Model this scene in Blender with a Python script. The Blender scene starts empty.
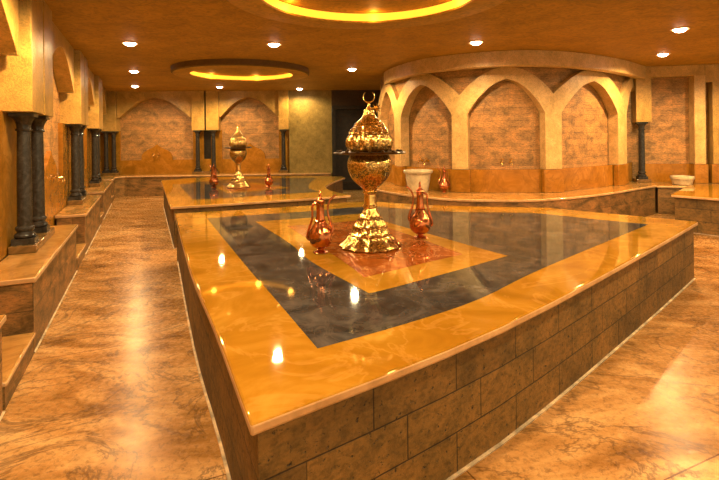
import bpy, bmesh, math, random
from mathutils import Vector, Matrix
random.seed(7)
SC = bpy.context.scene
COL = SC.collection
PI = math.pi

# positions of the hall unprojected from image pixels (metres); floor z=0, bench tops .54, slab tops .59, ceiling 2.85
PIX_POS = {'back': [(-7.3, 13.15), (1.5, 13.6)],  # panoramic image unprojected as perspective, so its bend is baked into the outlines
 'back_s': {'a1c': 1.614,
            'a1l': 0.626,
            'a1r': 2.596,
            'a2c': 4.203,
            'a2l': 3.407,
            'a2r': 5.009,
            'c0': 0.262,
            'c1': 0.47700000000000004,
            'c2': 2.7880000000000003,
            'c3': 3.222,
            'c4': 5.163,
            'door': 6.53,
            'doorr': 7.664000000000001,
            'p1l': 2.6510000000000002,
            'p1m': 3.021,
            'p1r': 3.3930000000000002,
            'p2l': 5.043,
            'p2r': 5.322,
            'pil0': 0.599,
            'rear': 5.322},
 'basin': (1.081, 8.984),
 'basin2': (6.559, 9.732),
 'col_r': (6.316, 10.702),
 'ewer_b': (1.502, 8.514),
 'ewer_l': (-0.318, 3.783),
 'ewer_r': (0.538, 4.289),
 'ewer_s1': (-2.735, 8.932),
 'ewer_s2': (-1.704, 8.924),
 'left_e': (-6.331, 12.328),
 'left_o': (-2.3, 3.374),
 'lights': [(-3.173, 6.627), (-4.388, 9.315), (-5.585, 11.899), (-3.58, 12.259), (-1.206, 6.815), (-1.614, 12.958), (-0.132, 9.389), (1.687, 6.841),
            (4.146, 6.147), (5.141, 8.054)],
 'main_beige': [[(0.045, 2.781), (-0.377, 3.531), (-0.624, 4.147), (-1.157, 5.231)], [(-1.157, 5.231), (-0.576, 5.445), (0.019, 5.71)],
                [(0.019, 5.71), (0.313, 5.056), (0.655, 4.437), (0.897, 3.991), (1.113, 3.61)],
                [(1.113, 3.61), (0.626, 3.215), (0.173, 2.866), (0.045, 2.781)]],
 'main_dark': [[(-0.192, 2.062), (-0.563, 2.867), (-0.796, 3.36), (-1.767, 5.494)],
               [(-1.767, 5.494), (-1.238, 5.712), (-0.626, 5.929), (-0.198, 6.172), (0.232, 6.245), (0.504, 6.065), (1.13, 5.757), (1.882, 5.625),
                (2.147, 5.518)],
               [(2.147, 5.518), (2.539, 5.121), (2.904, 4.809)], [(2.904, 4.809), (1.276, 3.297), (0.667, 2.673), (0.227, 2.333), (-0.192, 2.062)]],
 'main_outline': [[(-0.357, 1.515), (-0.727, 2.338), (-1.234, 3.42), (-2.292, 5.897)],
                  [(-2.291, 5.879), (-2.123, 5.945), (-1.547, 6.131), (-0.681, 6.458), (-0.214, 6.706), (0.251, 6.749), (0.546, 6.55), (1.289, 6.232),
                   (2.114, 6.05), (2.341, 6.014)],
                  [(2.341, 6.014), (2.973, 5.422), (3.472, 4.908)], [(3.506, 4.955), (2.165, 3.661), (0.682, 2.293), (-0.357, 1.515)]],
 'main_red': [[(0.019, 3.1), (-0.056, 3.316), (-0.262, 3.813), (-0.763, 4.952)], [(-0.763, 4.952), (-0.377, 5.071), (0.028, 5.259)],
              [(0.028, 5.259), (0.377, 4.571), (0.603, 4.094), (0.786, 3.672)], [(0.786, 3.672), (0.462, 3.438), (0.196, 3.231), (0.019, 3.1)]],
 'rear_beige': [[(-2.208, 7.97), (-2.761, 9.079)], [(-2.761, 9.079), (-2.183, 9.915)], [(-2.183, 9.915), (-1.265, 8.734)],
                [(-1.265, 8.734), (-2.208, 7.97)]],
 'rear_dark': [[(-2.53, 7.216), (-2.991, 8.194), (-3.662, 9.648)], [(-3.662, 9.648), (-3.129, 10.622), (-2.231, 10.863), (-0.982, 10.906)],
               [(-0.982, 10.906), (-1.015, 9.881), (-0.968, 8.968), (-0.851, 8.438), (-0.678, 8.063)],
               [(-0.678, 8.063), (-1.544, 7.658), (-2.088, 7.366), (-2.53, 7.216)]],
 'rear_outline': [[(-2.593, 6.5), (-3.296, 8.078), (-4.44, 10.644)],
                  [(-4.44, 10.644), (-3.711, 11.425), (-2.367, 11.526), (-1.303, 11.522), (-0.398, 11.186)],
                  [(-0.342, 10.899), (-0.527, 10.045), (-0.625, 9.309), (-0.625, 8.75), (-0.471, 8.162), (-0.297, 7.808), (-0.145, 7.563)],
                  [(-0.145, 7.563), (-0.762, 7.244), (-1.448, 6.962), (-2.102, 6.673), (-2.593, 6.5)]],
 'rear_red': [[(-2.217, 8.19), (-2.607, 9.007)], [(-2.607, 9.007), (-2.132, 9.589)], [(-2.132, 9.589), (-1.47, 8.757)],
              [(-1.47, 8.757), (-2.217, 8.19)]],
 'right_pts': [(4.811, 7.383), (5.189, 6.899), (6.314, 9.081)],
 'round_bench': [(0.33, 8.787), (0.851, 7.881), (1.434, 7.339), (1.958, 7.198), (2.511, 7.148), (3.302, 7.412), (4.088, 7.869), (5.016, 8.548),
                 (5.562, 8.95)],
 'round_cornice': [(0.527, 9.951), (0.95, 8.486), (1.559, 7.872), (2.17, 7.584), (2.821, 7.538), (3.604, 7.811), (4.664, 8.512), (5.629, 9.444)],
 'round_wall': [(0.788, 9.409), (1.183, 8.696), (1.674, 8.246), (2.35, 8.015), (3.229, 8.028), (4.073, 8.451), (4.975, 9.095)],
 'rs': {'end': 7.718, 'p0l': 1.474, 'p0r': 1.819, 'p1l': 3.074, 'p1r': 3.346, 'p2l': 4.61, 'p2r': 4.923, 'p3l': 6.577, 'p3r': 7.17},
 'rwall': [(5.706, 9.45), (6.663, 9.203)],
 'urn': (0.081, 3.978),
 'urn2': (-2.291, 8.99)}


ZT, ZB, ZC = .59, .54, 2.85

# ------------------------------------------------------------------ materials
def newmat(name):
    m = bpy.data.materials.new(name); m.use_nodes = True
    nt = m.node_tree; nt.nodes.clear()
    out = nt.nodes.new('ShaderNodeOutputMaterial'); b = nt.nodes.new('ShaderNodeBsdfPrincipled')
    nt.links.new(b.outputs[0], out.inputs[0])
    return m, nt, b
def N(nt, t, **kw):
    n = nt.nodes.new(t)
    for k, v in kw.items():
        if k in n.inputs: n.inputs[k].default_value = v
        else: setattr(n, k, v)
    return n
def ramp(nt, fac, stops):
    r = nt.nodes.new('ShaderNodeValToRGB'); cr = r.color_ramp
    while len(cr.elements) < len(stops): cr.elements.new(.5)
    for e, (p, c) in zip(cr.elements, stops):
        e.position = p; e.color = (c[0], c[1], c[2], 1)
    nt.links.new(fac, r.inputs[0]); return r.outputs[0]
def mix(nt, a, b, fac, mode='MIX'):
    m = nt.nodes.new('ShaderNodeMix'); m.data_type = 'RGBA'; m.blend_type = mode
    for s, v in ((m.inputs[0], fac), (m.inputs[6], a), (m.inputs[7], b)):
        if hasattr(v, 'links'): nt.links.new(v, s)
        elif isinstance(v, (int, float)): s.default_value = v
        else: s.default_value = (v[0], v[1], v[2], 1)
    return m.outputs[2]
def coords(nt, src='Object', scale=(1, 1, 1), rot=(0, 0, 0), loc=(0, 0, 0)):
    t = nt.nodes.new('ShaderNodeTexCoord'); mp = nt.nodes.new('ShaderNodeMapping')
    mp.inputs['Scale'].default_value = scale; mp.inputs['Rotation'].default_value = rot; mp.inputs['Location'].default_value = loc
    nt.links.new(t.outputs[src], mp.inputs[0]); return mp.outputs[0]
def noise(nt, co, scale, detail=6, rough=.6, dist=0.):
    n = N(nt, 'ShaderNodeTexNoise', Scale=scale, Detail=detail, Roughness=rough, Distortion=dist)
    nt.links.new(co, n.inputs['Vector']); return n.outputs[0]
def bump(nt, b, h, strength, dist=.01):
    bp = N(nt, 'ShaderNodeBump', Strength=strength, Distance=dist)
    nt.links.new(h, bp.inputs['Height']); nt.links.new(bp.outputs[0], b.inputs['Normal'])

def polished(name, c1, c2, c3, scale=2.2, rough=.06, vein=None, vs=1.6, vfac=.5, spec=.5, coat=0.):
    m, nt, b = newmat(name); co = coords(nt)
    f = noise(nt, co, scale, 7, .62, .8)
    col = ramp(nt, f, [(.3, c1), (.5, c2), (.7, c3)])
    if vein:
        v = noise(nt, co, vs, 5, .6, 1.6)
        line = ramp(nt, v, [(.47, (0, 0, 0)), (.497, (1, 1, 1)), (.503, (1, 1, 1)), (.53, (0, 0, 0))])
        mm = N(nt, 'ShaderNodeMath', operation='MULTIPLY'); mm.inputs[1].default_value = vfac
        nt.links.new(line, mm.inputs[0])
        col = mix(nt, col, vein, mm.outputs[0])
    nt.links.new(col, b.inputs['Base Color'])
    rr = N(nt, 'ShaderNodeMapRange'); rr.inputs['To Min'].default_value = rough * .6; rr.inputs['To Max'].default_value = rough * 1.5
    nt.links.new(noise(nt, co, 5, 3), rr.inputs[0]); nt.links.new(rr.outputs[0], b.inputs['Roughness'])
    b.inputs['Specular IOR Level'].default_value = spec
    b.inputs['Coat Weight'].default_value = coat; b.inputs['Coat Roughness'].default_value = .03
    bump(nt, b, noise(nt, co, 3, 3), .02, .02)
    return m

def brickwork(name, c1, c2, mortar, bw, bh, ms=.008, rough=.75, pit=.5, dark=(.02, .01, .005), bstr=.5, streak=(1, 1, 1), off=.5, cl=.85):
    """cut travertine blocks: block joints, cloudy colour, dark pits"""
    m, nt, b = newmat(name); uv = coords(nt, 'UV'); co = coords(nt)
    br = N(nt, 'ShaderNodeTexBrick', Scale=1.0)
    br.offset = off
    br.inputs['Brick Width'].default_value = bw; br.inputs['Row Height'].default_value = bh
    br.inputs['Mortar Size'].default_value = ms; br.inputs['Mortar Smooth'].default_value = .3
    br.inputs['Color1'].default_value = (*c1, 1); br.inputs['Color2'].default_value = (*c2, 1); br.inputs['Mortar'].default_value = (*mortar, 1)
    nt.links.new(uv, br.inputs['Vector'])
    clf = cl
    cl = noise(nt, coords(nt, 'UV', streak), 3.5, 8, .68, .5)
    col = mix(nt, br.outputs[0], ramp(nt, cl, [(.36, (.38, .36, .33)), (.48, (.9, .9, .88)), (.62, (1.4, 1.36, 1.28))]), clf, 'MULTIPLY')
    fg = noise(nt, coords(nt, 'UV', (streak[0], streak[1] * 1.6, 1)), 22, 6, .75, .3)
    col = mix(nt, col, ramp(nt, fg, [(.36, (.45, .42, .38)), (.54, (1.1, 1.1, 1.08))]), .7, 'MULTIPLY')
    pn = noise(nt, coords(nt, 'UV', streak), 38, 3, .6)
    pits = ramp(nt, pn, [(.28, (1, 1, 1)), (.385, (0, 0, 0))])
    mm = N(nt, 'ShaderNodeMath', operation='MULTIPLY'); mm.inputs[1].default_value = pit
    nt.links.new(pits, mm.inputs[0])
    col = mix(nt, col, dark, mm.outputs[0])
    nt.links.new(col, b.inputs['Base Color']); b.inputs['Roughness'].default_value = rough
    h = mix(nt, mix(nt, noise(nt, co, 14, 6), (0, 0, 0), pits), (0, 0, 0), br.outputs['Fac'])
    bump(nt, b, h, bstr, .012)
    return m

def plaster(name, c1, c2, c3, scale=6, rough=.5, bs=.35, fine=38):
    m, nt, b = newmat(name); co = coords(nt)
    col = ramp(nt, noise(nt, co, scale, 7, .65, .6), [(.28, c1), (.5, c2), (.74, c3)])
    v = N(nt, 'ShaderNodeTexNoise', Scale=fine, Detail=4, Roughness=.6, Distortion=2.2); nt.links.new(co, v.inputs['Vector'])
    col = mix(nt, col, ramp(nt, v.outputs[0], [(.35, (.62, .58, .5)), (.55, (1.08, 1.08, 1.05))]), .6, 'MULTIPLY')
    nt.links.new(col, b.inputs['Base Color']); b.inputs['Roughness'].default_value = rough
    bump(nt, b, v.outputs[0], bs, .01)
    return m

def plain(name, c, rough=.5, metal=0., emit=None, es=0., nz=.12, scale=20):
    m, nt, b = newmat(name); co = coords(nt)
    d = tuple(max(0, x * (1 - nz)) for x in c); e = tuple(min(1, x * (1 + nz)) for x in c)
    nt.links.new(ramp(nt, noise(nt, co, scale, 4), [(.35, d), (.65, e)]), b.inputs['Base Color'])
    b.inputs['Roughness'].default_value = rough; b.inputs['Metallic'].default_value = metal
    if emit:
        b.inputs['Emission Color'].default_value = (*emit, 1); b.inputs['Emission Strength'].default_value = es
    return m

def embossed(name, c1, c2, rough=.22, vs=60, bs=.6, bd=.006, crev=.5):
    """metal beaten into raised round bosses with darker grooves between them"""
    m, nt, b = newmat(name); co = coords(nt)
    v = N(nt, 'ShaderNodeTexVoronoi', Scale=vs); v.feature = 'SMOOTH_F1'; v.inputs['Smoothness'].default_value = .4; nt.links.new(co, v.inputs['Vector'])
    nn = noise(nt, co, vs * .5, 4, .6, 1.5)
    col = mix(nt, c1, c2, ramp(nt, v.outputs['Distance'], [(.35, (0, 0, 0)), (.75, (crev, crev, crev))]))
    col = mix(nt, col, ramp(nt, nn, [(.36, (.55, .48, .36)), (.5, (1, 1, 1))]), .5, 'MULTIPLY')
    nt.links.new(col, b.inputs['Base Color']); b.inputs['Metallic'].default_value = 1.
    b.inputs['Roughness'].default_value = rough
    h = mix(nt, ramp(nt, v.outputs['Distance'], [(.1, (1, 1, 1)), (.8, (0, 0, 0))]), nn, .35)
    bump(nt, b, h, bs, bd)
    return m

def floor_mat():
    m, nt, b = newmat('floor_marble')
    ang = math.atan2(PIX_POS['left_e'][1] - PIX_POS['left_o'][1], PIX_POS['left_e'][0] - PIX_POS['left_o'][0])
    co = coords(nt, 'Object', (1, 1, 1), (0, 0, -ang), (.35, 1.3, 0)); raw = coords(nt)
    br = N(nt, 'ShaderNodeTexBrick', Scale=1.0)
    br.inputs['Brick Width'].default_value = 1.7; br.inputs['Row Height'].default_value = 2.6
    br.inputs['Mortar Size'].default_value = .004; br.inputs['Mortar Smooth'].default_value = .2
    br.inputs['Color1'].default_value = (1, 1, 1, 1); br.inputs['Color2'].default_value = (.8, .74, .68, 1); br.inputs['Mortar'].default_value = (.5, .36, .24, 1)
    nt.links.new(co, br.inputs['Vector'])
    big = noise(nt, coords(nt, 'Object', (.7, 1.6, 1), (0, 0, -ang)), 1.6, 9, .66, 1.1)
    col = ramp(nt, big, [(.30, (.25, .112, .022)), (.41, (.42, .215, .052)), (.52, (.55, .318, .105)), (.66, (.67, .44, .19))])
    gr = noise(nt, raw, 26, 8, .78, .4)
    col = mix(nt, col, ramp(nt, gr, [(.37, (.40, .29, .16)), (.50, (1.06, 1.06, 1.06))]), .5, 'MULTIPLY')
    v = noise(nt, raw, 1.15, 6, .62, 2.0)
    line = ramp(nt, v, [(.478, (0, 0, 0)), (.498, (1, 1, 1)), (.502, (1, 1, 1)), (.522, (0, 0, 0))])
    mm = N(nt, 'ShaderNodeMath', operation='MULTIPLY'); mm.inputs[1].default_value = .5
    nt.links.new(line, mm.inputs[0])
    col = mix(nt, col, (.14, .05, .012), mm.outputs[0])
    col = mix(nt, col, br.outputs[0], 1., 'MULTIPLY')
    nt.links.new(col, b.inputs['Base Color'])
    rr = N(nt, 'ShaderNodeMapRange'); rr.inputs['To Min'].default_value = .06; rr.inputs['To Max'].default_value = .46
    nt.links.new(noise(nt, raw, 34, 5), rr.inputs[0]); nt.links.new(rr.outputs[0], b.inputs['Roughness'])
    bump(nt, b, gr, .035, .01); b.inputs['Specular IOR Level'].default_value = .07
    return m

M = dict(
    floor=floor_mat(),
    ceiling=plaster('ceiling_paint', (.42, .220, .012), (.52, .285, .020), (.61, .345, .034), 2.2, .62, .05, 9),
    honey=polished('honey_marble', (.33, .155, .009), (.42, .220, .017), (.52, .30, .042), 2.0, .035, (.66, .40, .10), 1.3, .22, .3),
    edge=polished('pale_highlit_marble_edge', (.52, .31, .12), (.64, .42, .19), (.74, .53, .28), 5, .38),  # unpolished pale lip, with its highlight painted into the colour
    darkm=polished('dark_grey_marble', (.034, .026, .022), (.080, .062, .053), (.160, .128, .106), 5.5, .045, (.22, .17, .12), 3.5, .22),
    red=polished('red_marble', (.26, .060, .008), (.35, .095, .012), (.46, .155, .028), 4, .07, (.62, .36, .12), 3.2, .45),
    block=brickwork('travertine_block', (.30, .158, .036), (.215, .108, .026), (.075, .034, .010), .47, .185, .0035, .62, 1., bstr=.7, off=.37, cl=.55),
    bench=brickwork('bench_travertine', (.38, .205, .066), (.31, .155, .048), (.15, .075, .022), .75, .3, .003, .45, .7, bstr=.4, streak=(1, 2.4, 1)),
    benchtop=polished('bench_top_marble', (.40, .21, .045), (.52, .295, .075), (.62, .385, .125), 3, .14, (.30, .14, .035), 1.8, .3),
    panel=brickwork('rough_travertine_panel', (.54, .31, .105), (.46, .255, .080), (.34, .17, .05), .9, .11, .003, .55, 1., streak=(1, 1.7, 1), bstr=.5, cl=.6),
    dado=polished('orange_onyx_tile', (.36, .150, .010), (.46, .205, .018), (.55, .27, .036), 3.5, .2, (.28, .11, .01), 2.5, .4),
    ochre=plaster('ochre_stone', (.44, .275, .062), (.58, .375, .098), (.70, .48, .15), 4, .30, .35, 30),
    pale=plaster('pale_cream_stone', (.56, .37, .125), (.68, .475, .19), (.78, .58, .27), 5, .40, .25, 30),
    olive=plaster('olive_plaster', (.27, .18, .038), (.38, .26, .06), (.48, .34, .09), 7, .5, .5, 24),
    column=polished('dark_column_marble', (.030, .021, .015), (.058, .042, .031), (.10, .075, .055), 14, .22),
    plinth=polished('brown_plinth_marble', (.18, .085, .022), (.26, .13, .034), (.34, .185, .052), 8, .22),
    brass=embossed('embossed_brass', (.84, .62, .23), (.20, .11, .025), .2, 58, .55, .006, .7),
    brass_s=plain('smooth_brass', (.84, .62, .23), .16, 1., nz=.2),
    tray=plain('tray_metal', (.15, .085, .038), .38, 1., nz=.25),
    copper=embossed('hammered_copper', (.76, .33, .13), (.36, .12, .035), .16, 36, .3, .006, .5),
    copper_s=plain('smooth_copper', (.62, .25, .095), .2, 1., nz=.2),
    basin=polished('cream_basin_marble', (.56, .45, .28), (.66, .55, .36), (.74, .64, .45), 6, .25),
    mortar=plain('white_mortar', (.55, .43, .27), .8, nz=.35, scale=9),
    ringshade=plain('ring_side_shade', (.17, .085, .012), .6),  # ring side darkened in colour to stand for its shade
    ringlit=plaster('ring_paint_lit', (.50, .29, .034), (.59, .355, .05), (.66, .42, .075), 2.2, .6, .05, 9),  # underside of the same ring, colour lightened as if lit
    door=plain('dark_door_wood', (.030, .018, .009), .4, nz=.4, scale=9),
    soffit=plain('dark_brown_wall', (.075, .036, .012), .5, nz=.2),
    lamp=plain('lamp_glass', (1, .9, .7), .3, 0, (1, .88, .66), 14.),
    cove=plain('cove_glow', (1, .7, .15), .4, 0, (1, .50, .05), .75),
    trim=plain('lamp_trim', (.75, .55, .3), .35, 0),
)

# ------------------------------------------------------------------ mesh building
class MB:
    def __init__(s): s.v = []; s.f = []; s.m = []; s.uv = []
    def face(s, pts, uv=None, m=0):
        i = len(s.v); s.v += [tuple(p) for p in pts]; s.f.append(tuple(range(i, i + len(pts)))); s.m.append(m)
        s.uv.append(uv or [(p[0], p[1]) for p in pts])
    def wall(s, pts, z0, z1, m=0, closed=False, u0=0.):
        q = list(pts) + ([pts[0]] if closed else [])
        for a, b in zip(q, q[1:]):
            l = math.dist(a, b)
            s.face([(a[0], a[1], z0), (b[0], b[1], z0), (b[0], b[1], z1), (a[0], a[1], z1)],
                   [(u0, z0), (u0 + l, z0), (u0 + l, z1), (u0, z1)], m); u0 += l
    def prism(s, pts, z0, z1, mt=0, ms=0):
        pts = ccw(pts)
        s.wall(pts, z0, z1, ms, True)
        s.face([(p[0], p[1], z1) for p in pts], None, mt)
        s.face([(p[0], p[1], z0) for p in reversed(pts)], None, ms)
    def strip(s, cv, us, zlo, zhi, t0, t1, m=0):
        """solid band along a wall line: front at t0, back at t1, lower and upper outline per station"""
        n = len(us)
        F = [cv.at(u, t0) for u in us]; B = [cv.at(u, t1) for u in us]
        def q(a, b, c, d, uv): s.face([a, b, c, d], uv, m)
        def p3(p, z): return (p[0], p[1], z)
        for i in range(n - 1):
            j = i + 1; ua, ub = us[i], us[j]
            q(p3(F[i], zlo[i]), p3(F[j], zlo[j]), p3(F[j], zhi[j]), p3(F[i], zhi[i]), [(ua, zlo[i]), (ub, zlo[j]), (ub, zhi[j]), (ua, zhi[i])])
            q(p3(B[j], zlo[j]), p3(B[i], zlo[i]), p3(B[i], zhi[i]), p3(B[j], zhi[j]), [(ub, zlo[j]), (ua, zlo[i]), (ua, zhi[i]), (ub, zhi[j])])
            q(p3(B[i], zlo[i]), p3(B[j], zlo[j]), p3(F[j], zlo[j]), p3(F[i], zlo[i]), [(ua, t1), (ub, t1), (ub, t0), (ua, t0)])
            q(p3(F[i], zhi[i]), p3(F[j], zhi[j]), p3(B[j], zhi[j]), p3(B[i], zhi[i]), [(ua, t0), (ub, t0), (ub, t1), (ua, t1)])
        for i, fl in ((0, False), (n - 1, True)):
            w = [p3(B[i], zlo[i]), p3(F[i], zlo[i]), p3(F[i], zhi[i]), p3(B[i], zhi[i])]
            uv = [(t1, zlo[i]), (t0, zlo[i]), (t0, zhi[i]), (t1, zhi[i])]
            if abs(zhi[i] - zlo[i]) > 1e-5: s.face(w[::-1] if fl else w, uv[::-1] if fl else uv, m)
    def slab(s, cv, u0, u1, z0, z1, t0, t1, m=0, step=.12):
        k = 1 if cv.straight else max(1, int((u1 - u0) / step))
        us = [u0 + (u1 - u0) * i / k for i in range(k + 1)]
        s.strip(cv, us, [z0] * (k + 1), [z1] * (k + 1), t0, t1, m)
    def lathe(s, prof, c=(0, 0, 0), seg=32, m=0, caps=True):
        """prof rows: r, z [, lobe amount, lobe count]"""
        rings = []
        for row in prof:
            r, z = row[0], row[1]; a = row[2] if len(row) > 2 else 0; n = row[3] if len(row) > 3 else 8
            rings.append([(c[0] + r * (1 + a * math.cos(n * 2 * PI * i / seg)) * math.cos(2 * PI * i / seg),
                           c[1] + r * (1 + a * math.cos(n * 2 * PI * i / seg)) * math.sin(2 * PI * i / seg), c[2] + z) for i in range(seg)])
        for k in range(len(rings) - 1):
            for i in range(seg):
                j = (i + 1) % seg
                s.face([rings[k][i], rings[k][j], rings[k + 1][j], rings[k + 1][i]], [(i / seg, k)] * 4, m)
        if caps and prof[0][0] > 1e-4: s.face(rings[0][::-1], None, m)
        if caps and prof[-1][0] > 1e-4: s.face(rings[-1], None, m)
    def tube(s, path, rad, seg=10, m=0):
        P = [Vector(p) for p in path]; n = len(P)
        R = rad if isinstance(rad, (list, tuple)) else [rad] * n
        up = Vector((0, 1, 0)); rings = []
        for i in range(n):
            d = (P[min(i + 1, n - 1)] - P[max(i - 1, 0)]).normalized()
            x = d.cross(up)
            if x.length < 1e-3: x = d.cross(Vector((1, 0, 0)))
            x.normalize(); y = x.cross(d).normalized()
            rings.append([tuple(P[i] + (x * math.cos(2 * PI * k / seg) + y * math.sin(2 * PI * k / seg)) * R[i]) for k in range(seg)])
        for a, b in zip(rings, rings[1:]):
            for k in range(seg):
                l = (k + 1) % seg
                s.face([a[k], a[l], b[l], b[k]], [(0, 0)] * 4, m)
        s.face(rings[0][::-1], None, m); s.face(rings[-1], None, m)
    def box(s, c, d, rz=0, m=0):
        h = [x / 2 for x in d]; cr, sr = math.cos(rz), math.sin(rz)
        pts = [(c[0] + cr * x * h[0] - sr * y * h[1], c[1] + sr * x * h[0] + cr * y * h[1]) for x, y in ((-1, -1), (1, -1), (1, 1), (-1, 1))]
        s.prism(pts, c[2] - h[2], c[2] + h[2], m, m)
    def build(s, name, mats, parent=None, org=None, bevel=0, smooth=35, seg=2):
        if not isinstance(mats, (list, tuple)): mats = [mats]
        o3 = Vector((*org, 0)[:3]) if org is not None else Vector((0, 0, 0))
        me = bpy.data.meshes.new(name)
        me.from_pydata([tuple(Vector(p) - o3) for p in s.v], [], s.f)
        ul = me.uv_layers.new(name='UVMap'); k = 0
        for fuv in s.uv:
            for u in fuv: ul.data[k].uv = u; k += 1
        for mm in mats: me.materials.append(M[mm])
        me.polygons.foreach_set('material_index', s.m)
        bm = bmesh.new(); bm.from_mesh(me)
        bmesh.ops.remove_doubles(bm, verts=bm.verts, dist=2e-5)
        bmesh.ops.recalc_face_normals(bm, faces=bm.faces)
        for f in bm.faces: f.smooth = True
        bm.to_mesh(me); bm.free()
        me.set_sharp_from_angle(angle=math.radians(smooth))
        o = bpy.data.objects.new(name, me); COL.objects.link(o)
        if parent: o.parent = parent
        elif org is not None: o.location = o3
        if bevel:
            b = o.modifiers.new('edge', 'BEVEL'); b.width = bevel; b.segments = seg; b.limit_method = 'ANGLE'; b.angle_limit = math.radians(40)
        return o

def ccw(p):
    a = sum(p[i][0] * p[(i + 1) % len(p)][1] - p[(i + 1) % len(p)][0] * p[i][1] for i in range(len(p)))
    return list(p) if a > 0 else list(p)[::-1]
def spline(pts, n=8):
    out = []; m = len(pts)
    for i in range(m - 1):
        p0, p1, p2, p3 = pts[max(i - 1, 0)], pts[i], pts[i + 1], pts[min(i + 2, m - 1)]
        for j in range(n):
            t = j / n
            out.append(tuple(.5 * ((2 * p1[k]) + (-p0[k] + p2[k]) * t + (2 * p0[k] - 5 * p1[k] + 4 * p2[k] - p3[k]) * t * t + (-p0[k] + 3 * p1[k] - 3 * p2[k] + p3[k]) * t ** 3) for k in (0, 1)))
    out.append(tuple(pts[-1])); return out
def outline(segs):
    """closed outline from smooth runs; neighbouring run ends are joined at one corner"""
    segs = [list(s) for s in segs]
    for i in range(len(segs)):
        a, b = segs[i - 1], segs[i]
        c = ((a[-1][0] + b[0][0]) / 2, (a[-1][1] + b[0][1]) / 2)
        if math.dist(a[-1], b[0]) < .2: a[-1] = c; b[0] = c
    out = []
    for s in segs:
        q = spline(s, 4) if len(s) > 2 else s
        for p in q:
            if not out or math.dist(out[-1], p) > .004: out.append(tuple(p))
    if math.dist(out[0], out[-1]) < .004: out.pop()
    return ccw(out)
def inset(poly, d):
    poly = ccw(poly); n = len(poly); out = []
    for i in range(n):
        a, b, c = Vector(poly[i - 1]), Vector(poly[i]), Vector(poly[(i + 1) % n])
        e1, e2 = (b - a).normalized(), (c - b).normalized()
        n1, n2 = Vector((-e1.y, e1.x)), Vector((-e2.y, e2.x))
        k = n1 + n2; k = k / max(.35, k.length_squared / 2) if k.length > 1e-6 else n1
        out.append(tuple(b + k * d))
    return out
class Line:
    """a wall line on plan; at(s, t): s along it, t behind it"""
    def __init__(s, pts, straight=True):
        s.p = pts; s.straight = straight; s.l = [0.]
        for a, b in zip(pts, pts[1:]): s.l.append(s.l[-1] + math.dist(a, b))
    def tan(s, u):
        e = .02 if s.straight else .12
        a, b = s.raw(u - e), s.raw(u + e); l = math.dist(a, b); return ((b[0] - a[0]) / l, (b[1] - a[1]) / l)
    def raw(s, u):
        i = 0
        while i < len(s.l) - 2 and u > s.l[i + 1]: i += 1
        k = (u - s.l[i]) / (s.l[i + 1] - s.l[i]); a, b = s.p[i], s.p[i + 1]
        return (a[0] + (b[0] - a[0]) * k, a[1] + (b[1] - a[1]) * k)
    def at(s, u, t=0.):
        p = s.raw(u); d = s.tan(u); return (p[0] - d[1] * t, p[1] + d[0] * t)
    def ang(s, u): d = s.tan(u); return math.atan2(d[1], d[0])
def interp(tab, x):
    for (a, ya), (b, yb) in zip(tab, tab[1:]):
        if x <= b: return ya + (yb - ya) * (x - a) / (b - a)
    return tab[-1][1]

def thing(name, label, cat, loc, rz=0., group=None):
    o = bpy.data.objects.new(name, None); COL.objects.link(o); o.location = Vector((*loc, 0)[:3]); o.rotation_euler = (0, 0, rz)
    o.empty_display_size = .1
    return tag(o, label, cat, group)
def tag(o, label, cat, group=None, kind='thing'):
    o['label'] = label; o['category'] = cat; o['kind'] = kind
    if group: o['group'] = group
    return o
def struct(o, label=None, cat=None):
    o['kind'] = 'structure'
    if label: o['label'] = label
    if cat: o['category'] = cat
    return o
def copy_tree(o, parent=None):
    c = o.copy(); COL.objects.link(c); c.parent = parent
    for ch in list(o.children): copy_tree(ch, c)
    return c
def centre(p): return (sum(a[0] for a in p) / len(p), sum(a[1] for a in p) / len(p), 0)

# ------------------------------------------------------------------ setting
mb = MB(); mb.face([(-9.5, -3, 0), (12, -3, 0), (12, 16, 0), (-9.5, 16, 0)])
struct(mb.build('floor', 'floor'), 'honey brown veined marble floor with large slabs', 'floor')
mb = MB(); mb.face([(-9.5, -3, ZC), (-9.5, 16, ZC), (12, 16, ZC), (12, -3, ZC)])
struct(mb.build('ceiling', 'ceiling'), 'smooth amber painted ceiling with round downlights', 'ceiling')

LO, LE = PIX_POS['left_o'], PIX_POS['left_e']
LD = (LE[0] - LO[0], LE[1] - LO[1]); LL = math.hypot(*LD); LD = (LD[0] / LL, LD[1] / LL); LN = (-LD[1], LD[0])
def left_pt(s, t): return (LO[0] + LD[0] * s + LN[0] * t, LO[1] + LD[1] * s + LN[1] * t)
LEFT = Line([left_pt(-5, .22), left_pt(11.6, .22)]); L0 = 5.0          # s on the bench line = u - 5
BACK = Line(PIX_POS['back']); BS = PIX_POS['back_s']

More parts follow.
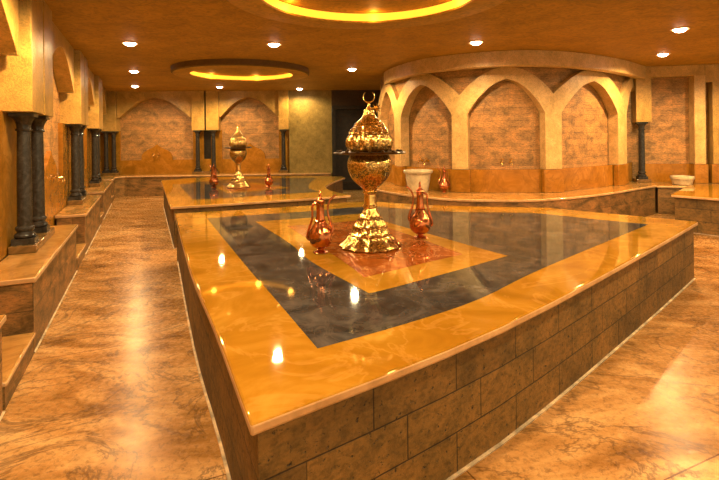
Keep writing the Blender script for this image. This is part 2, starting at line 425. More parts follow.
ARCH = [(0, 0), (.06, 0), (.075, .05), (.16, .18), (.27, .34), (.40, .53), (.52, .69), (.65, .81), (.78, .895), (.9, .955), (1, 1)]
OGEE = [(0, 1), (.07, .93), (.15, .87), (.25, .79), (.38, .73), (.55, .655), (.72, .57), (.86, .46), (.96, .32), (1., 0.)]
def spandrel(mbx, cv, u0, u1, uc, zs, za, t0, t1, m=0):
    us = []
    for x in [i / 28 for i in range(29)] + [.06, .075]: us += [u0 + (uc - u0) * x, u1 + (uc - u1) * x]
    us = sorted(set(round(u, 4) for u in us))
    zl = [zs + (za - zs) * interp(ARCH, (u - u0) / (uc - u0) if u <= uc else (u1 - u) / (u1 - uc)) for u in us]
    mbx.strip(cv, us, zl, [ZC] * len(us), t0, t1, m)
def dado(mbx, cv, u0, u1, uc, hw, z0, z1, zp, t0, t1, m=0):
    us = [u0, u1, uc]
    for x, _ in OGEE: us += [uc - hw * x, uc + hw * x]
    us += [uc - hw * 1.002, uc + hw * 1.002]
    us = sorted(set(round(u, 4) for u in us if u0 <= u <= u1))
    zh = [z1 + (zp - z1) * (interp(OGEE, abs(u - uc) / hw) if abs(u - uc) <= hw else 0) for u in us]
    mbx.strip(cv, us, [z0] * len(us), zh, t0, t1, m)

# left wall ---------------------------------------------------------------
w = MB(); w.slab(LEFT, 0, 16.6, 0, ZC, .20, .45)
wl = struct(w.build('wall_left', 'panel'), 'left wall of rough travertine with pointed niches', 'wall')
PAIRS = [-2.15, 1.02, 4.40, 7.46]            # near column of each pair
def pier(cv, u, parent, w0=.42, zt=1.749, t0=-.07):
    a = MB(); a.slab(cv, u - w0 / 2, u + w0 / 2, zt, ZC, t0, .22); return struct(a.build('pilaster', 'ochre', parent, bevel=.006))
for k, s in enumerate(PAIRS):
    for ds in (0, .57):
        pier(LEFT, L0 + s + (.55 if ds else .02), wl, .46 if ds else .50)
    j = MB(); j.slab(LEFT, L0 + s - .42, L0 + s + 1.02, ZB, 1.76, .14, .22); struct(j.build('column_backing', 'dado', wl))
    s1 = PAIRS[k + 1] if k + 1 < len(PAIRS) else 10.3
    u0, u1 = L0 + s + .80, L0 + s1 - .33; uc = (u0 + u1) / 2
    if k == 3: u1 = 15.5; uc = 14.4
    a = MB(); spandrel(a, LEFT, u0, u1, uc, 2.2, 2.68, 0, .22); struct(a.build('spandrel', 'ochre', wl, bevel=.004))
    d = MB(); dado(d, LEFT, u0 - .02, u1 + .02, uc + .1, .46, ZB - .4, .95, 1.38, .142, .22); struct(d.build('dado_panel', 'dado', wl))

# back wall ---------------------------------------------------------------
w = MB(); w.slab(BACK, -.4, 8.9, 0, ZC, .22, .5)
wb = struct(w.build('wall_back', 'panel'), 'back wall of rough travertine with two pointed niches', 'wall')
for (a0, a1) in ((-.12, BS['pil0']), (BS['p1l'], BS['p1m'] - .02), (BS['p1m'] + .02, BS['p1r']), (BS['p2l'], BS['p2r'])):
    pier(BACK, (a0 + a1) / 2, wb, a1 - a0)
for (l, c, r) in (('a1l', 'a1c', 'a1r'), ('a2l', 'a2c', 'a2r')):
    u0, u1, uc = BS[l] - .02, BS[r] + .04, BS[c]
    a = MB(); spandrel(a, BACK, u0, u1, uc, 2.12, 2.68, 0, .22); struct(a.build('spandrel', 'ochre', wb, bevel=.004))
    d = MB(); dado(d, BACK, u0 - .03, u1 + .03, uc, .43, 0, .935, 1.38, .165, .23); struct(d.build('dado_panel', 'dado', wb))
j = MB()
for a0, a1 in ((-.2, BS['a1l'] - .02), (BS['p1l'] - .03, BS['p1m'] - .1), (BS['p1m'] + .1, BS['p1r'] + .03), (BS['p2l'] - .02, BS['p2r'])): j.slab(BACK, a0, a1, ZB - .2, 1.76, .16, .23)
struct(j.build('column_backing', 'dado', wb))
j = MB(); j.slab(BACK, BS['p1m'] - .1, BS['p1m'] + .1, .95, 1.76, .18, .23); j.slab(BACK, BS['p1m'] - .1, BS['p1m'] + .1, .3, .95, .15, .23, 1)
struct(j.build('slot_shade_panel', ['door', 'dado'], wb))  # upper slot: shade of the recess put in as a dark colour
j = MB(); j.slab(BACK, BS['p2r'], BS['door'], 0, ZC, .06, .23); struct(j.build('plaster_panel', 'olive', wb))
j = MB(); j.slab(BACK, BS['door'], 8.9, 2.40, ZC, .06, .23); j.slab(BACK, BS['doorr'], 8.9, 0, 2.4, .06, .23); struct(j.build('dark_panel', 'soffit', wb))
# doorway
d0, d1 = BS['door'], BS['doorr']
j = MB()
for a0, a1, z0, z1 in ((d0, d0 + .1, 0, 2.4), (d1 - .1, d1, 0, 2.4), (d0 + .1, d1 - .1, 2.3, 2.4)): j.slab(BACK, a0, a1, z0, z1, .02, .2)
dr = struct(j.build('door_1', 'door', bevel=.008), 'dark wooden doorway in the far corner behind the tall brass burner', 'door')
j = MB(); j.slab(BACK, d0 + .1, d1 - .1, .01, 2.3, .13, .18)
for a0, a1, z0, z1 in ((d0 + .2, d0 + .26, .2, 2.2), (d1 - .26, d1 - .2, .2, 2.2), (d0 + .26, d1 - .26, 2.14, 2.2), (d0 + .26, d1 - .26, 1.1, 1.16), (d0 + .26, d1 - .26, .2, .26)): j.slab(BACK, a0, a1, z0, z1, .10, .14)
lf = struct(j.build('door_leaf', 'door', dr, bevel=.004))
j = MB(); q = BACK.at(d0 + .2, .08); j.tube([(q[0] - .01, q[1], 1.02), (q[0] + .12, q[1] - .03, 1.02)], .012); struct(j.build('door_handle', 'brass_s', lf))

# round bath wall -----------------------------------------------------------
RW = PIX_POS['round_wall']
RND = Line(spline([(.35, 11.0)] + RW + [(5.75, 9.9), (6.35, 10.6)], 24), False); RS = PIX_POS['rs']
w = MB(); w.slab(RND, .0, 8.5, 0, ZC, .15, .5)
wr = struct(w.build('wall_round', 'panel'), 'curved wall of rough travertine behind the pale arcade', 'wall')
PC = [(RS['p0l'] + RS['p0r']) / 2, (RS['p1l'] + RS['p1r']) / 2, (RS['p2l'] + RS['p2r']) / 2, (RS['p3l'] + RS['p3r']) / 2 - .06]
PW = [.30, .272, .313, .42]
PC = [PC[0] - 1.25] + PC + [PC[3] + 1.35]; PW = [.3] + PW + [.3]
w = MB(); w.slab(RND, 0, 8.2, ZB + .002, .93, .05, .17); struct(w.build('dado_panel', 'dado', wr))
# upper wall above the arches, cut open below each arch
w = MB()
IN = [(0, 0), (.06, .12), (.18, .32), (.3, .48), (.41, .615), (.55, .76), (.7, .875), (.85, .95), (1, 1)]
EX = [(0, 0), (.1, .19), (.2, .36), (.31, .52), (.42, .665), (.55, .80), (.68, .90), (.79, .955), (.9, .985), (1, 1)]
arc = thing('stone_arcade', 'pale cream stone arcade of pointed arches wrapped around the curved wall', 'arcade', (2.5, 8.6))
AO = (2.5, 8.6)
for i in range(len(PC)):
    if 0 <= PC[i] < 7.7:
        p = MB(); p.slab(RND, PC[i] - PW[i] / 2, PC[i] + PW[i] / 2, .934, 1.881, -.04, .142); p.build('pillar', 'pale', arc, AO)
        p = MB(); p.slab(RND, PC[i] - PW[i] / 2 - .03, PC[i] + PW[i] / 2 + .03, ZB + .002, .93, -.05, .043); p.build('pedestal', 'dado', arc, AO, bevel=.005)
for i in range(len(PC) - 1):
    a, b = PC[i], PC[i + 1]; c = (a + b) / 2 + (.0 if i else 0)
    ia, ib = a + PW[i] / 2, b - PW[i + 1] / 2
    us = sorted(set([a + (b - a) * k / 48 for k in range(49)] + [ia, ib]))
    us = [u for u in us if 0.02 < u < 7.66]
    if len(us) < 3: continue
    zin, zex = [], []
    for u in us:
        f = (u - ia) / (c - ia) if u <= c else (ib - u) / (ib - c)
        zin.append(1.88 + (2.452 - 1.88) * interp(IN, max(0, f)) if f >= 0 else 1.88)
        g = (u - a) / (c - a) if u <= c else (b - u) / (b - c)
        zex.append(2.20 + (2.652 - 2.20) * interp(EX, max(0, g)))
    p = MB(); p.strip(RND, us, zin, zex, -.04, .142); p.build('arch', 'pale', arc, AO)
    w.strip(RND, us, [x + .003 for x in zex], [ZC] * len(us), .05, .16)
struct(w.build('upper_panel', 'panel', wr))
# cornice drum under the ceiling
CN = Line(spline([(.80, 11.4)] + PIX_POS['round_cornice'][:-1] + [(5.62, 9.40), (5.95, 9.75)], 16), False)
cl = CN.l[-1]
w = MB(); w.slab(CN, .0, cl, 2.605, ZC, 0, .16); 
k = 60
for i in range(k):
    a, b = cl * i / k, cl * (i + 1) / k
    pa, pb, qa, qb = CN.at(a, .05), CN.at(b, .05), CN.at(a, 1.0), CN.at(b, 1.0)
    w.face([(*pa, 2.66), (*pb, 2.66), (*qb, 2.66), (*qa, 2.66)])
struct(w.build('trim_1', 'pale', bevel=.008), 'pale stone cornice curving under the ceiling above the arcade', 'cornice')

# right wall --------------------------------------------------------------
A, B = (5.70, 9.58), (6.70, 9.33)
RD = Vector((B[0] - A[0], B[1] - A[1])).normalized()
RIGHT = Line([(A[0] - RD.x * .3, A[1] - RD.y * .3), (A[0] + RD.x * 5, A[1] + RD.y * 5)]); R0 = .3
w = MB(); w.slab(RIGHT, R0 - .25, 5.3, 0, ZC, .22, .5); wt = struct(w.build('wall_right', 'panel'), 'far right wall of rough travertine above orange tile', 'wall')
def rpx(px):      # distance along the right wall for an image pixel column
    k = (px - 359.5) / 477.; o, d = RIGHT.p[0], RD
    return (k * o[1] - o[0]) / (d.x - k * d.y)
w = MB(); w.slab(RIGHT, R0 + .05, rpx(705), 2.63, ZC, -.02, .24); w.slab(RIGHT, rpx(705.5), 5, 2.5, ZC, .0, .24); struct(w.build('cornice', 'ochre', wt, bevel=.006))
w = MB(); w.slab(RIGHT, rpx(694), rpx(705.5), .9, 2.64, -.03, .24); struct(w.build('pilaster', 'pale', wt, bevel=.01))
w = MB(); w.slab(RIGHT, rpx(713), rpx(733), .9, 2.52, .0, .24); struct(w.build('pilaster', 'ochre', wt, bevel=.01))
w = MB(); w.slab(RIGHT, R0 + .05, 5, .3, .9, .14, .24); w.slab(RIGHT, rpx(693), rpx(707), .533, .9, -.05, .2); w.slab(RIGHT, rpx(711), rpx(735), .533, .9, -.03, .2); struct(w.build('dado_panel', 'dado', wt, bevel=.004))

# ------------------------------------------------------------------ platforms
def platform(name, label, outl, base_in, inlays, zt=ZT, th=.042, mort=True):
    c = centre(outl); t = thing(name, label, 'platform', c)
    b = MB(); bo = inset(outl, base_in); b.prism(bo, 0, zt - th); b.build('base', 'block', t, c)
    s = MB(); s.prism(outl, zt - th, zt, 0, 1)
    z = zt
    for o, m in inlays:
        z += .0006; s.face([(p[0], p[1], z) for p in ccw(o)], None, m)
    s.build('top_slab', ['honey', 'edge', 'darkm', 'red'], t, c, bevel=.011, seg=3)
    if mort:
        m = MB(); oo = inset(bo, -.014); n = len(bo)
        m.wall(ccw(oo), 0, .006, 0, True)
        for i in range(n):
            a, b2, c2, d2 = oo[i], oo[(i + 1) % n], bo[(i + 1) % n], bo[i]
            m.face([(*a, .006), (*b2, .006), (*c2, .010), (*d2, .010)])
        m.build('mortar_line', 'mortar', t, c)
    return t
main = outline(PIX_POS['main_outline'])
platform('marble_platform', 'large square marble platform with dark grey border and the tallest brass burner on it', main, .032,
         [(outline(PIX_POS['main_dark']), 2), (outline(PIX_POS['main_beige']), 0), (outline(PIX_POS['main_red']), 3)])
rear = outline(PIX_POS['rear_outline'])
platform('marble_platform', 'smaller marble platform at the rear with a curved bite in its right side', rear, .05,
         [(outline(PIX_POS['rear_dark']), 2), (outline(PIX_POS['rear_beige']), 0), (outline(PIX_POS['rear_red']), 3)])
tp, fr, bk = [Vector(p) for p in PIX_POS['right_pts']]
ex, ey = (fr - tp).normalized(), (bk - tp).normalized()
RB = PIX_POS['round_bench']
e1, e2 = Vector(RB[-1]), Vector((6.05, 8.79)); dd = (e2 - e1).normalized(); dn = Vector((dd.y, -dd.x))
kb = ((e1 - tp).x * dd.y - (e1 - tp).y * dd.x) / (ey.x * dd.y - ey.y * dd.x)
hb = tp + ey * kb + dn * .012
rp = [tuple(tp), tuple(tp + ex * 2.6), tuple(tp + ex * 2.9 + ey * .5), tuple(hb + dd * 3.0), tuple(hb)]
platform('marble_platform', 'honey marble platform with angled corner at the far right by the bench', rp, .04, [], zt=.56)

# ------------------------------------------------------------------ benches and steps
def bench(label, outl, z1=ZB, z0=0., name='stone_bench', cat='bench', group='stone benches along the walls', top='benchtop', body='bench', th=.04, over=.02, mort=False):
    c = centre(outl); t = thing(name, label, cat, (c[0], c[1], z0), 0, group)
    org = (c[0], c[1], z0)
    b = MB(); b.prism(inset(outl, over), z0, z1 - th); b.build('base', body, t, org)
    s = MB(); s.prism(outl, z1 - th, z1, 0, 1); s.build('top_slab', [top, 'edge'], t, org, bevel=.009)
    if name == 'stone_bench':
        bo = ccw(inset(outl, over)); m = MB(); n = len(bo); oo = inset(bo, -.012)
        for i in range(n):
            p, q, u, v = oo[i], oo[(i + 1) % n], bo[(i + 1) % n], bo[i]
            if mort and i == 0: m.face([(*p, .003), (*q, .003), (*u, .009), (*v, .009)])
        if m.f: m.build('mortar_line', 'mortar', t, org)
    return t
TB = .356
blocks = [(-3.2, -.78, 'nearest stone bench block, cut off by the left edge of the view'), (0, 2.35, 'stone bench block carrying the nearest full pair of dark columns'),
          (3.18, 5.60, 'stone bench block carrying the second pair of dark columns on the left wall'), (6.16, 8.75, 'stone bench block carrying the third pair of dark columns on the left wall')]
for a, b, lab in blocks:
    bench(lab, [left_pt(a, 0), left_pt(b, 0), left_pt(b, TB), left_pt(a, TB)], mort=True)
for (a, b), lab in zip(((-.78, 0), (2.35, 3.18), (5.60, 6.16), (8.75, 9.2)), ('low stone step between the two nearest bench blocks at the left edge', 'low stone step between the first and second column bench blocks',
                       'low stone step between the second and third column bench blocks', 'low stone step by the far corner bench')):
    bench(lab, [left_pt(a + .004, .004), left_pt(b - .004, .004), left_pt(b - .004, TB), left_pt(a + .004, TB)], .157, 0, 'stone_step', 'step', 'low steps between the bench blocks', th=.03, over=.012)
# back bench with its corner block
o1, o2 = left_pt(0, TB), BACK.at(0, .152); bt = BACK.tan(1)
kk = ((o2[0] - o1[0]) * bt[1] - (o2[1] - o1[1]) * bt[0]) / (LD[0] * bt[1] - LD[1] * bt[0])
CORN = left_pt(kk - .01, TB)
bf = [left_pt(9.2, 0), left_pt(9.95, 0), BACK.at(1.0, -.48), BACK.at(3.0, -.48), BACK.at(6.5, -.42), BACK.at(6.5, .05), BACK.at(5.31, .05), BACK.at(5.29, .152), CORN, left_pt(9.2, TB)]
bench('long stone bench along the back wall under the two niches', bf)
# round bench
fr_ = spline([(.16, 9.6)] + RB, 8)
bk_ = [RND.at(7.65 * i / 40, .14) for i in range(41)]
Q2 = RIGHT.at(R0 + .14, .125)
bench('curved stone bench under the pale arcade', fr_ + [(Q2[0] - .008, Q2[1])] + bk_[::-1] , ZB)
bench('straight stone bench at the far right carrying the low cream basin', [tuple(e1 + dd * .004), tuple(e1 + dd * 4), RIGHT.at(4.6, .125), Q2], ZB - .01)

# ------------------------------------------------------------------ columns
def make_column(label, p, z, rz, ztop=1.746, group='dark columns'):
    t = thing('stone_column', label, 'column', (*p, z), rz, group); h = ztop - z
    b = MB(); b.box((0, 0, .026), (.19, .19, .052))
    b.lathe([(.082, .052), (.092, .062), (.092, .075), (.082, .088), (.068, .098), (.066, .108), (.078, .120), (.082, .132), (.078, .146), (.064, .156), (.0, .156)], seg=24)
    b.build('base', 'column', t)
    s = MB(); s.lathe([(.064, .15), (.0645, .2), (.062, h * .6), (.057, h - .15)], seg=24); s.build('shaft', 'column', t)
    c = MB(); c.lathe([(.058, h - .158), (.070, h - .152), (.072, h - .140), (.062, h - .132), (.060, h - .12), (.064, h - .09, .04, 8), (.074, h - .062, .06, 8), (.090, h - .04, .06, 8), (.100, h - .03, .03, 8)], seg=32)
    c.box((0, 0, h - .0155), (.205, .205, .031)); c.build('capital', 'column', t)
    t.scale = (.9, .9, 1)
    return t
def dup_column(src, label, p, z, rz, ):
    c = copy_tree(src); c.location = (*p, z); c.rotation_euler = (0, 0, rz); c['label'] = label; return c
ordn = ['', 'first', 'second', 'third']
proto = None
PH = .065
for k in (1, 2, 3):
    s = PAIRS[k]; ra = math.atan2(LD[1], LD[0])
    a, b = left_pt(s - .13, .17), left_pt(s + .80, .17)
    bl = MB(); q = [left_pt(s - .14, .15), left_pt(s + .79, .15), left_pt(s + .79, .354), left_pt(s - .14, .354)]
    cc = centre(q); bl.prism(q, ZB, ZB + PH)
    o = bl.build('column_plinth', 'plinth', None, (cc[0], cc[1], ZB), bevel=.006)
    tag(o, 'brown stone plinth under the %s column pair on the left wall' % ['', 'nearest', 'second', 'third'][k], 'plinth', 'plinths under the columns')
    for ds, wh in ((0, 'nearer'), (.57, 'farther')):
        lab = 'dark marble column, %s of the %s pair on the left wall' % (wh, ['', 'nearest', 'second', 'third'][k])
        p = left_pt(s + ds, .258)
        if proto is None: proto = make_column(lab, p, ZB + PH, ra)
        else: dup_column(proto, lab, p, ZB + PH, ra)
def back_plinth(u0, u1, lab):
    q = [BACK.at(u0, -.09), BACK.at(u1, -.09), BACK.at(u1, .13), BACK.at(u0, .13)]; cc = centre(q)
    m = MB(); m.prism(q, ZB, ZB + PH); o = m.build('column_plinth', 'plinth', None, (cc[0], cc[1], ZB), bevel=.006); tag(o, lab, 'plinth', 'plinths under the columns')
back_plinth(.19, .62, 'brown stone plinth under the corner columns left of the first back niche')
back_plinth(BS['c2'] - .13, BS['c3'] + .13, 'brown stone plinth under the column pair between the two back niches')
back_plinth(BS['c4'] - .13, BS['c4'] + .13, 'brown stone plinth under the single column right of the second back niche')
ba = BACK.ang(1)
for k, lab in (('c0', 'dark marble column deepest in the left back corner'), ('c1', 'dark marble column at the left edge of the first back niche'),
               ('c2', 'dark marble column at the right edge of the first back niche'), ('c3', 'dark marble column at the left edge of the second back niche'), ('c4', 'single dark marble column right of the second back niche')):
    dup_column(proto, lab, BACK.at(BS[k] + (.035 if k == 'c0' else .025 if k == 'c1' else 0), .02), ZB + PH, ba)
# right corner column under its own pilaster
cr = (9.62 * (641.5 - 359.5) / 477, 9.62)
m = MB(); m.box((cr[0], cr[1], ZB + .03), (.27, .25, .06), -.24); tag(m.build('column_plinth', 'plinth', None, (*cr, ZB), bevel=.006), 'brown stone plinth under the column beside the right end of the arcade', 'plinth', 'plinths under the columns')
dup_column(proto, 'dark marble column at the right end of the arcade', cr, ZB + .06, -.24)
m = MB(); m.box((cr[0] + .01, cr[1], (1.742 + ZC) / 2), (.28, .26, ZC - 1.742), -.24); struct(m.build('trim_2', 'ochre', None, (*cr, 0), bevel=.006), 'square ochre pilaster above the column at the right end of the arcade', 'pilaster')

# ------------------------------------------------------------------ brass burners
def make_urn(label, p, z, sc=1.):
    t = thing('incense_burner', label, 'incense burner', (*p, z), .3, 'brass burners on the platforms')
    def low(rows): return [(q[0], q[1] - .034 * min(1, q[1] / .35)) + tuple(q[2:]) for q in rows]
    f = MB(); f.lathe([(.225, 0, .03, 12), (.248, .004, .04, 12), (.252, .012, .04, 12), (.243, .022, .04, 12), (.218, .046, .045, 12), (.196, .062, .05, 12), (.178, .082, .055, 12), (.166, .098, .055, 12), (.168, .106, .055, 12), (.157, .114, .055, 12),
                       (.147, .138, .055, 12), (.136, .164, .055, 12), (.138, .172, .055, 12), (.126, .180, .05, 12), (.112, .205, .05, 12), (.097, .232, .05, 12), (.098, .240, .05, 12), (.086, .250, .05, 12), (.072, .275, .04, 12), (.058, .302, .03, 12), (.050, .322)], seg=96)
    f.build('foot', 'brass', t)
    f = MB(); f.lathe(low([(.050, .352), (.062, .362), (.062, .374), (.050, .384), (.047, .40), (.050, .445), (.048, .468), (.060, .478), (.062, .492), (.052, .502)]), seg=40); f.build('stem', 'brass_s', t)
    f = MB(); f.lathe(low([(.052, .498), (.062, .515), (.082, .535), (.112, .560), (.142, .590), (.164, .622), (.179, .660), (.186, .700), (.187, .735), (.178, .762), (.166, .782), (.160, .795), (.168, .805), (.0, .806)]), seg=56); f.build('bowl', 'brass', t)
    f = MB(); f.lathe(low([(.0, .800), (.24, .802, .02, 16), (.292, .808, .02, 16), (.299, .816, .02, 16), (.29, .824, .02, 16), (.0, .822)]), seg=96)
    for k in range(16):
        a = 2 * PI * k / 16; f.lathe([(.0, 0), (.012, .004), (.015, .010), (.010, .016), (.0, .018)], (.262 * math.cos(a), .262 * math.sin(a), .786), 10)
    f.build('tray', 'tray', t)
    f = MB(); f.lathe([(.150, .788), (.164, .798, .02, 14), (.178, .816, .04, 14), (.186, .842, .055, 14), (.187, .870, .06, 14), (.182, .900, .055, 14), (.172, .922, .03, 14), (.168, .930), (.172, .936), (.166, .946, .05, 14), (.153, .966, .055, 14), (.138, .986, .05, 14),
                       (.128, .998), (.130, 1.004), (.118, 1.016, .05, 14), (.103, 1.034, .05, 14), (.085, 1.052, .04, 14), (.066, 1.070), (.064, 1.076), (.054, 1.086, .07, 10), (.048, 1.100, .07, 10), (.044, 1.125, .07, 10), (.038, 1.142, .04, 10), (.0, 1.15)], seg=112)
    f.build('lid', 'brass', t)
    f = MB(); f.lathe(low([(.034, 1.163), (.036, 1.172), (.02, 1.186), (.012, 1.20), (.011, 1.225), (.018, 1.232), (.008, 1.242), (.0, 1.245)]), seg=24); fi = f.build('finial', 'brass_s', t)
    f = MB(); path = []; rad = []
    for k in range(19):
        a = math.radians(-90 + (k - 9) * 15.8); path.append((.047 * math.cos(a), 0, 1.246 + .047 * math.sin(a))); rad.append(.002 + .0048 * (1 - abs(k - 9) / 9) ** .7)
    f.tube(path, rad, 8); f.build('crescent', 'brass_s', fi)
    t.scale = (sc, sc, sc); return t
u1 = make_urn('tall ornate brass burner with crescent finial on the large near platform', PIX_POS['urn'], ZT + .0022)
# the star-shaped ornament beside the crescent
st = MB(); c = (.064, -.012, 1.150)
pts = []
for k in range(16):
    a = PI * k / 8; r = .046 if k % 2 == 0 else .018; pts.append((c[0] + r * math.cos(a), c[2] + r * math.sin(a)))
for i in range(16):
    a, b = pts[i], pts[(i + 1) % 16]
    st.face([(a[0], c[1], a[1]), (b[0], c[1], b[1]), (c[0], c[1] - .014, c[2])]); st.face([(b[0], c[1], b[1]), (a[0], c[1], a[1]), (c[0], c[1] + .014, c[2])])
st.tube([(.01, -.005, 1.150), (.06, -.01, 1.150)], .005, 8)
fin = [o for o in u1.children if o.name.startswith('finial')][0]
u2 = copy_tree(u1); u2.location = (*PIX_POS['urn2'], ZT + .0022); u2.scale = (.85, .85, .95); u2.rotation_euler = (0, 0, .9)
u2['label'] = 'smaller looking brass burner with crescent finial on the rear platform'
u1.rotation_euler = (0, 0, 0)
st.build('star', 'brass_s', fin, smooth=10)

# ------------------------------------------------------------------ copper ewers
K = .001234
def ez(y): return ((445 - y) - 9 * min(1, max(0, 445 - y) / 30)) * K
def make_ewer(label, p, z, rz, sc=1.):
    t = thing('copper_ewer', label, 'ewer', (*p, z), rz, 'copper ewers')
    def pr(rows): return [(r * K, ez(y)) + tuple(e) for r, y, *e in rows]
    f = MB(); f.lathe(pr([(46, 445), (50, 441), (46, 434), (36, 431), (24, 424), (20, 418), (22, 406)]), seg=32); f.build('foot', 'copper_s', t)
    f = MB(); f.lathe(pr([(20, 410), (34, 405), (53, 394), (67, 376), (75, 354), (77, 334, .012, 12), (74, 312, .015, 12), (66, 290, .012, 12), (54, 270), (41, 252), (34, 238), (38, 232), (31, 224)]), seg=48); f.build('body', 'copper', t)
    f = MB(); f.lathe(pr([(31, 226), (27, 205), (25, 180), (24, 150), (25, 125), (28, 110), (31, 106), (29, 102), (0, 101)]), seg=28); f.build('neck', 'copper_s', t)
    f = MB(); f.lathe(pr([(26, 103), (24, 96), (15, 88), (9, 79), (9, 70), (6, 60), (8, 52), (4, 42), (0, 31)]), seg=24); f.build('lid', 'copper_s', t)
    def path(rows): return spline3([(x * K, 0, ez(y)) for x, y in rows])
    f = MB(); q = path([(-22, 118), (-38, 122), (-50, 142), (-50, 178), (-52, 215), (-66, 262), (-82, 310), (-84, 340), (-72, 352)]); f.tube(q, 7 * K, 8); f.build('handle', 'copper_s', t)
    f = MB(); q = path([(62, 318), (78, 300), (74, 268), (60, 230), (50, 190), (48, 150), (58, 112), (78, 86), (102, 66)]); n = len(q)
    f.tube(q, [(13 - 7 * min(1, i / (n * .55))) * K for i in range(n)], 10); f.build('spout', 'copper_s', t)
    t.scale = (sc,) * 3; return t
def spline3(p, n=5):
    a = spline([(q[0], q[2]) for q in p], n); return [(x, 0, z) for x, z in a]
e = make_ewer('copper ewer with long spout on the left of the large burner, spout to the right', PIX_POS['ewer_l'], ZT + .0022, .1)
for lab, p, z, rz, sc in (('copper ewer on the right of the large burner, spout to the left', PIX_POS['ewer_r'], ZT + .0022, PI - .15, 1.03),
                          ('copper ewer on the rear platform, left of its burner', PIX_POS['ewer_s1'], ZT + .0022, 2.6, .93), ('copper ewer on the rear platform, right of its burner', PIX_POS['ewer_s2'], ZT + .0022, 2.2, .86),
                          ('copper ewer on the curved bench beside the cream basin', (1.452, 8.23), ZB, PI - .1, .92)):
    c = copy_tree(e); c.location = (*p, z); c.rotation_euler = (0, 0, rz); c.scale = (sc,) * 3; c['label'] = lab

# ------------------------------------------------------------------ basins
def basin(label, p, z, prof, lip):
    t = thing('stone_basin', label, 'basin', (*p, z), 0, 'cream marble basins')
    f = MB(); f.lathe(prof, seg=48); f.build('bowl', 'basin', t)
    f = MB(); f.lathe(lip, seg=48); f.build('rim', 'basin', t)
    t.scale = (.96, .96, .96)
basin('tall cream marble basin on the curved bench', (1.028, 8.44), ZB, [(.175, 0), (.185, .012), (.20, .10), (.222, .22), (.235, .33), (.20, .33), (.17, .14), (.0, .10)],
      [(.235, .325), (.262, .335), (.272, .35), (.272, .378), (.262, .392), (.222, .392), (.21, .36), (.20, .325)])
basin('low cream marble basin on the far right bench', (6.16, 9.12), ZB - .01, [(.15, 0), (.165, .01), (.175, .05), (.195, .11), (.165, .11), (.12, .05), (0, .04)],
      [(.19, .105), (.205, .112), (.21, .13), (.205, .165), (.195, .172), (.165, .172), (.155, .14), (.16, .105)])

# ------------------------------------------------------------------ taps
def tap(label, cv, u, t, z):
    p = cv.at(u, t); th = thing('brass_tap', label, 'tap', (*p, z), cv.ang(u), 'brass wall taps')
    f = MB(); f.tube([(0, .0, 0), (0, -.02, 0)], .028, 14); f.tube([(0, -.015, 0), (0, -.07, 0)], .015, 12); f.build('flange', 'brass_s', th)
    f = MB(); f.tube([(0, -.06, .0), (0, -.095, -.005), (0, -.115, -.03), (0, -.118, -.06)], [.015, .014, .013, .014], 10); f.build('spout', 'brass_s', th)
    f = MB(); f.tube([(0, -.06, .01), (0, -.06, .045)], .009, 8); f.tube([(-.035, -.06, .05), (.035, -.06, .05)], .008, 8); f.build('handle', 'brass_s', th)
def rnd_u(px):
    best = min((abs(q[0] / q[1] - (px - 359.5) / 477.), u) for u in [i * .01 for i in range(80, 760)] for q in [RND.at(u, .18)]); return best[1]
for px, lab in ((423.5, 'left brass tap in the niche behind the tall basin'), (429.5, 'right brass tap in the niche behind the tall basin'), (500.5, 'left brass tap of the pair in the middle arch niche'), (510, 'right brass tap of the pair in the middle arch niche')):
    tap(lab, RND, rnd_u(px), .149, 1.055)
ul = L0 + (PAIRS[1] + .89 + PAIRS[2] - .33) / 2 + .1
tap('nearer brass tap in the niche between the two nearest column pairs', LEFT, ul - .07, .141, 1.04); tap('farther brass tap in the niche between the two nearest column pairs', LEFT, ul + .09, .141, 1.04)
tap('left brass tap in the first back niche', BACK, BS['a1c'] - .07, .164, 1.08); tap('right brass tap in the first back niche', BACK, BS['a1c'] + .07, .164, 1.08)

# ------------------------------------------------------------------ ceiling rings and lamps
def ring(label, c, R1=1.30, R0_=.97):
    t = thing('ceiling_ring', label, 'ceiling ring', (*c, 2.74), 0, 'round light coves')
    f = MB(); n = 96
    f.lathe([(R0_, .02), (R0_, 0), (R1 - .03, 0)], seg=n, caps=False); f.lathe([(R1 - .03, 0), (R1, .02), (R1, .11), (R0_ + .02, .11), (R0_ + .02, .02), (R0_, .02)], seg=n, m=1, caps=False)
    f.build('ring_body', ['ringlit', 'ringshade'], t)
    f = MB()
    for i in range(n):
        a, b = 2 * PI * i / n, 2 * PI * (i + 1) / n; r = R0_ + .012
        f.face([(r * math.cos(a), r * math.sin(a), .022), (r * math.cos(b), r * math.sin(b), .022), (r * math.cos(b), r * math.sin(b), .105), (r * math.cos(a), r * math.sin(a), .105)])
    f.build('light_strip', 'cove', t)
    for k in range(6):
        a = .45 + k * PI / 3
        l = bpy.data.lights.new('cove_lamp', 'POINT'); l.energy = .55; l.color = (1, .66, .16); l.shadow_soft_size = .055
        o = bpy.data.objects.new('cove_lamp', l); COL.objects.link(o); o.location = (c[0] + .92 * math.cos(a), c[1] + .92 * math.sin(a), 2.80)
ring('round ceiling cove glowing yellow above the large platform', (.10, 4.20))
ring('round ceiling cove glowing yellow above the rear platform', (-2.27, 9.30))
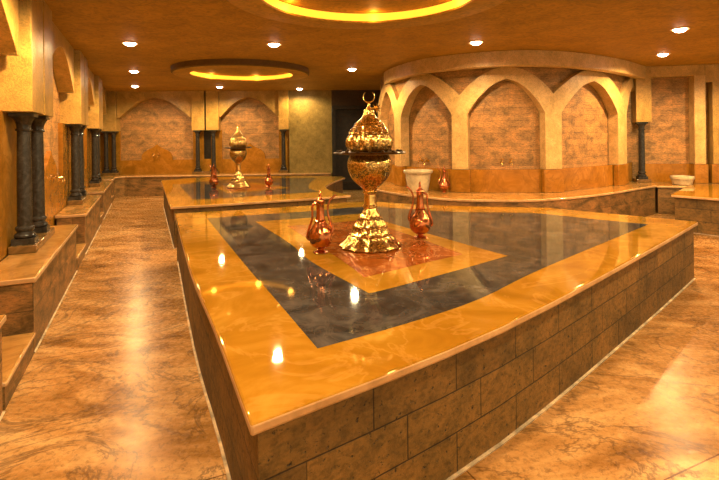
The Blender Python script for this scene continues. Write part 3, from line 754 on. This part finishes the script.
labs = ['ceiling downlight over the left aisle, nearest of the three in line', 'ceiling downlight over the left aisle, middle of the three in line', 'ceiling downlight over the left aisle, farthest of the three in line',
        'ceiling downlight before the column pair between the back niches', 'ceiling downlight between the two round coves, above the gap left of the large burner', 'ceiling downlight before the single column of the back wall',
        'ceiling downlight before the dark doorway', 'ceiling downlight nearest the middle of the round cornice', 'brightest ceiling downlight at the upper right', 'small ceiling downlight before the right wall']
p0 = None
def spot(p, e, z=2.79, size=2.95, blend=.5):
    l = bpy.data.lights.new('downlight_or_fill_lamp', 'SPOT'); l.energy = e; l.color = (1, .90, .545); l.spot_size = size; l.spot_blend = blend; l.shadow_soft_size = .05
    o = bpy.data.objects.new('downlight_or_fill_lamp', l); COL.objects.link(o); o.location = (*p, z)
for p, lab in zip(PIX_POS['lights'], labs):
    if p0 is None:
        p0 = thing('ceiling_downlight', lab, 'ceiling light', (*p, ZC), 0, 'ceiling downlights')
        f = MB(); f.lathe([(.072, -.004), (.105, -.012), (.112, -.006), (.112, 0), (.07, 0), (.072, -.004)], seg=32, caps=False); f.build('trim_ring', 'trim', p0)
        f = MB(); f.lathe([(.0, -.044), (.03, -.042), (.055, -.033), (.072, -.018), (.078, -.001)], seg=32); f.build('lamp_disc', 'lamp', p0)  # bulged into a dome so its shape imitates the lamp's glare
    else:
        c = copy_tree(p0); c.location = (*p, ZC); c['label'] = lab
    spot(p, 48 if p[1] > 12.5 else 90 if p[1] > 11 else 98)
for p in ((-1.9, 3.6), (-.6, 1.4), (1.9, 2.2), (3.6, 3.8), (1.6, -.8), (-1.6, -1.2), (6.6, 5.0), (6.6, 7.4), (-5.2, 8.3)):  # added lamps out of view, without fixtures, to brighten the hall
    spot(p, 92)
# ------------------------------------------------------------------ world, camera, view
wd = bpy.data.worlds.new('warm_air'); SC.world = wd; wd.use_nodes = True
bg = wd.node_tree.nodes['Background']; bg.inputs[0].default_value = (1, .80, .44, 1); bg.inputs[1].default_value = .68
cd = bpy.data.cameras.new('camera'); cam = bpy.data.objects.new('camera', cd); COL.objects.link(cam); SC.camera = cam
cd.sensor_fit = 'HORIZONTAL'; cd.sensor_width = 36; cd.lens = 477 / 719 * 36; cd.shift_y = -(240 - 137.5) / 719; cd.clip_start = .05
rho = math.atan(.01167)
Rv, Uv = Vector((math.cos(rho), 0, -math.sin(rho))), Vector((math.sin(rho), 0, math.cos(rho)))
Zv = -Vector((0, 1, 0))
cam.matrix_world = Matrix(((Rv.x, Uv.x, Zv.x, 0), (Rv.y, Uv.y, Zv.y, 0), (Rv.z, Uv.z, Zv.z, 1.5), (0, 0, 0, 1)))
SC.view_settings.view_transform = 'Standard'; SC.view_settings.look = 'None'
SC.view_settings.exposure = .90
SC.view_settings.use_curve_mapping = True
cm = SC.view_settings.curve_mapping; cv_ = cm.curves[3]
cv_.points.new(.22, .165); cv_.points.new(.70, .75); cm.update()
SC.cycles.max_bounces = 8; SC.cycles.use_denoising = True; SC.cycles.sample_clamp_indirect = 8
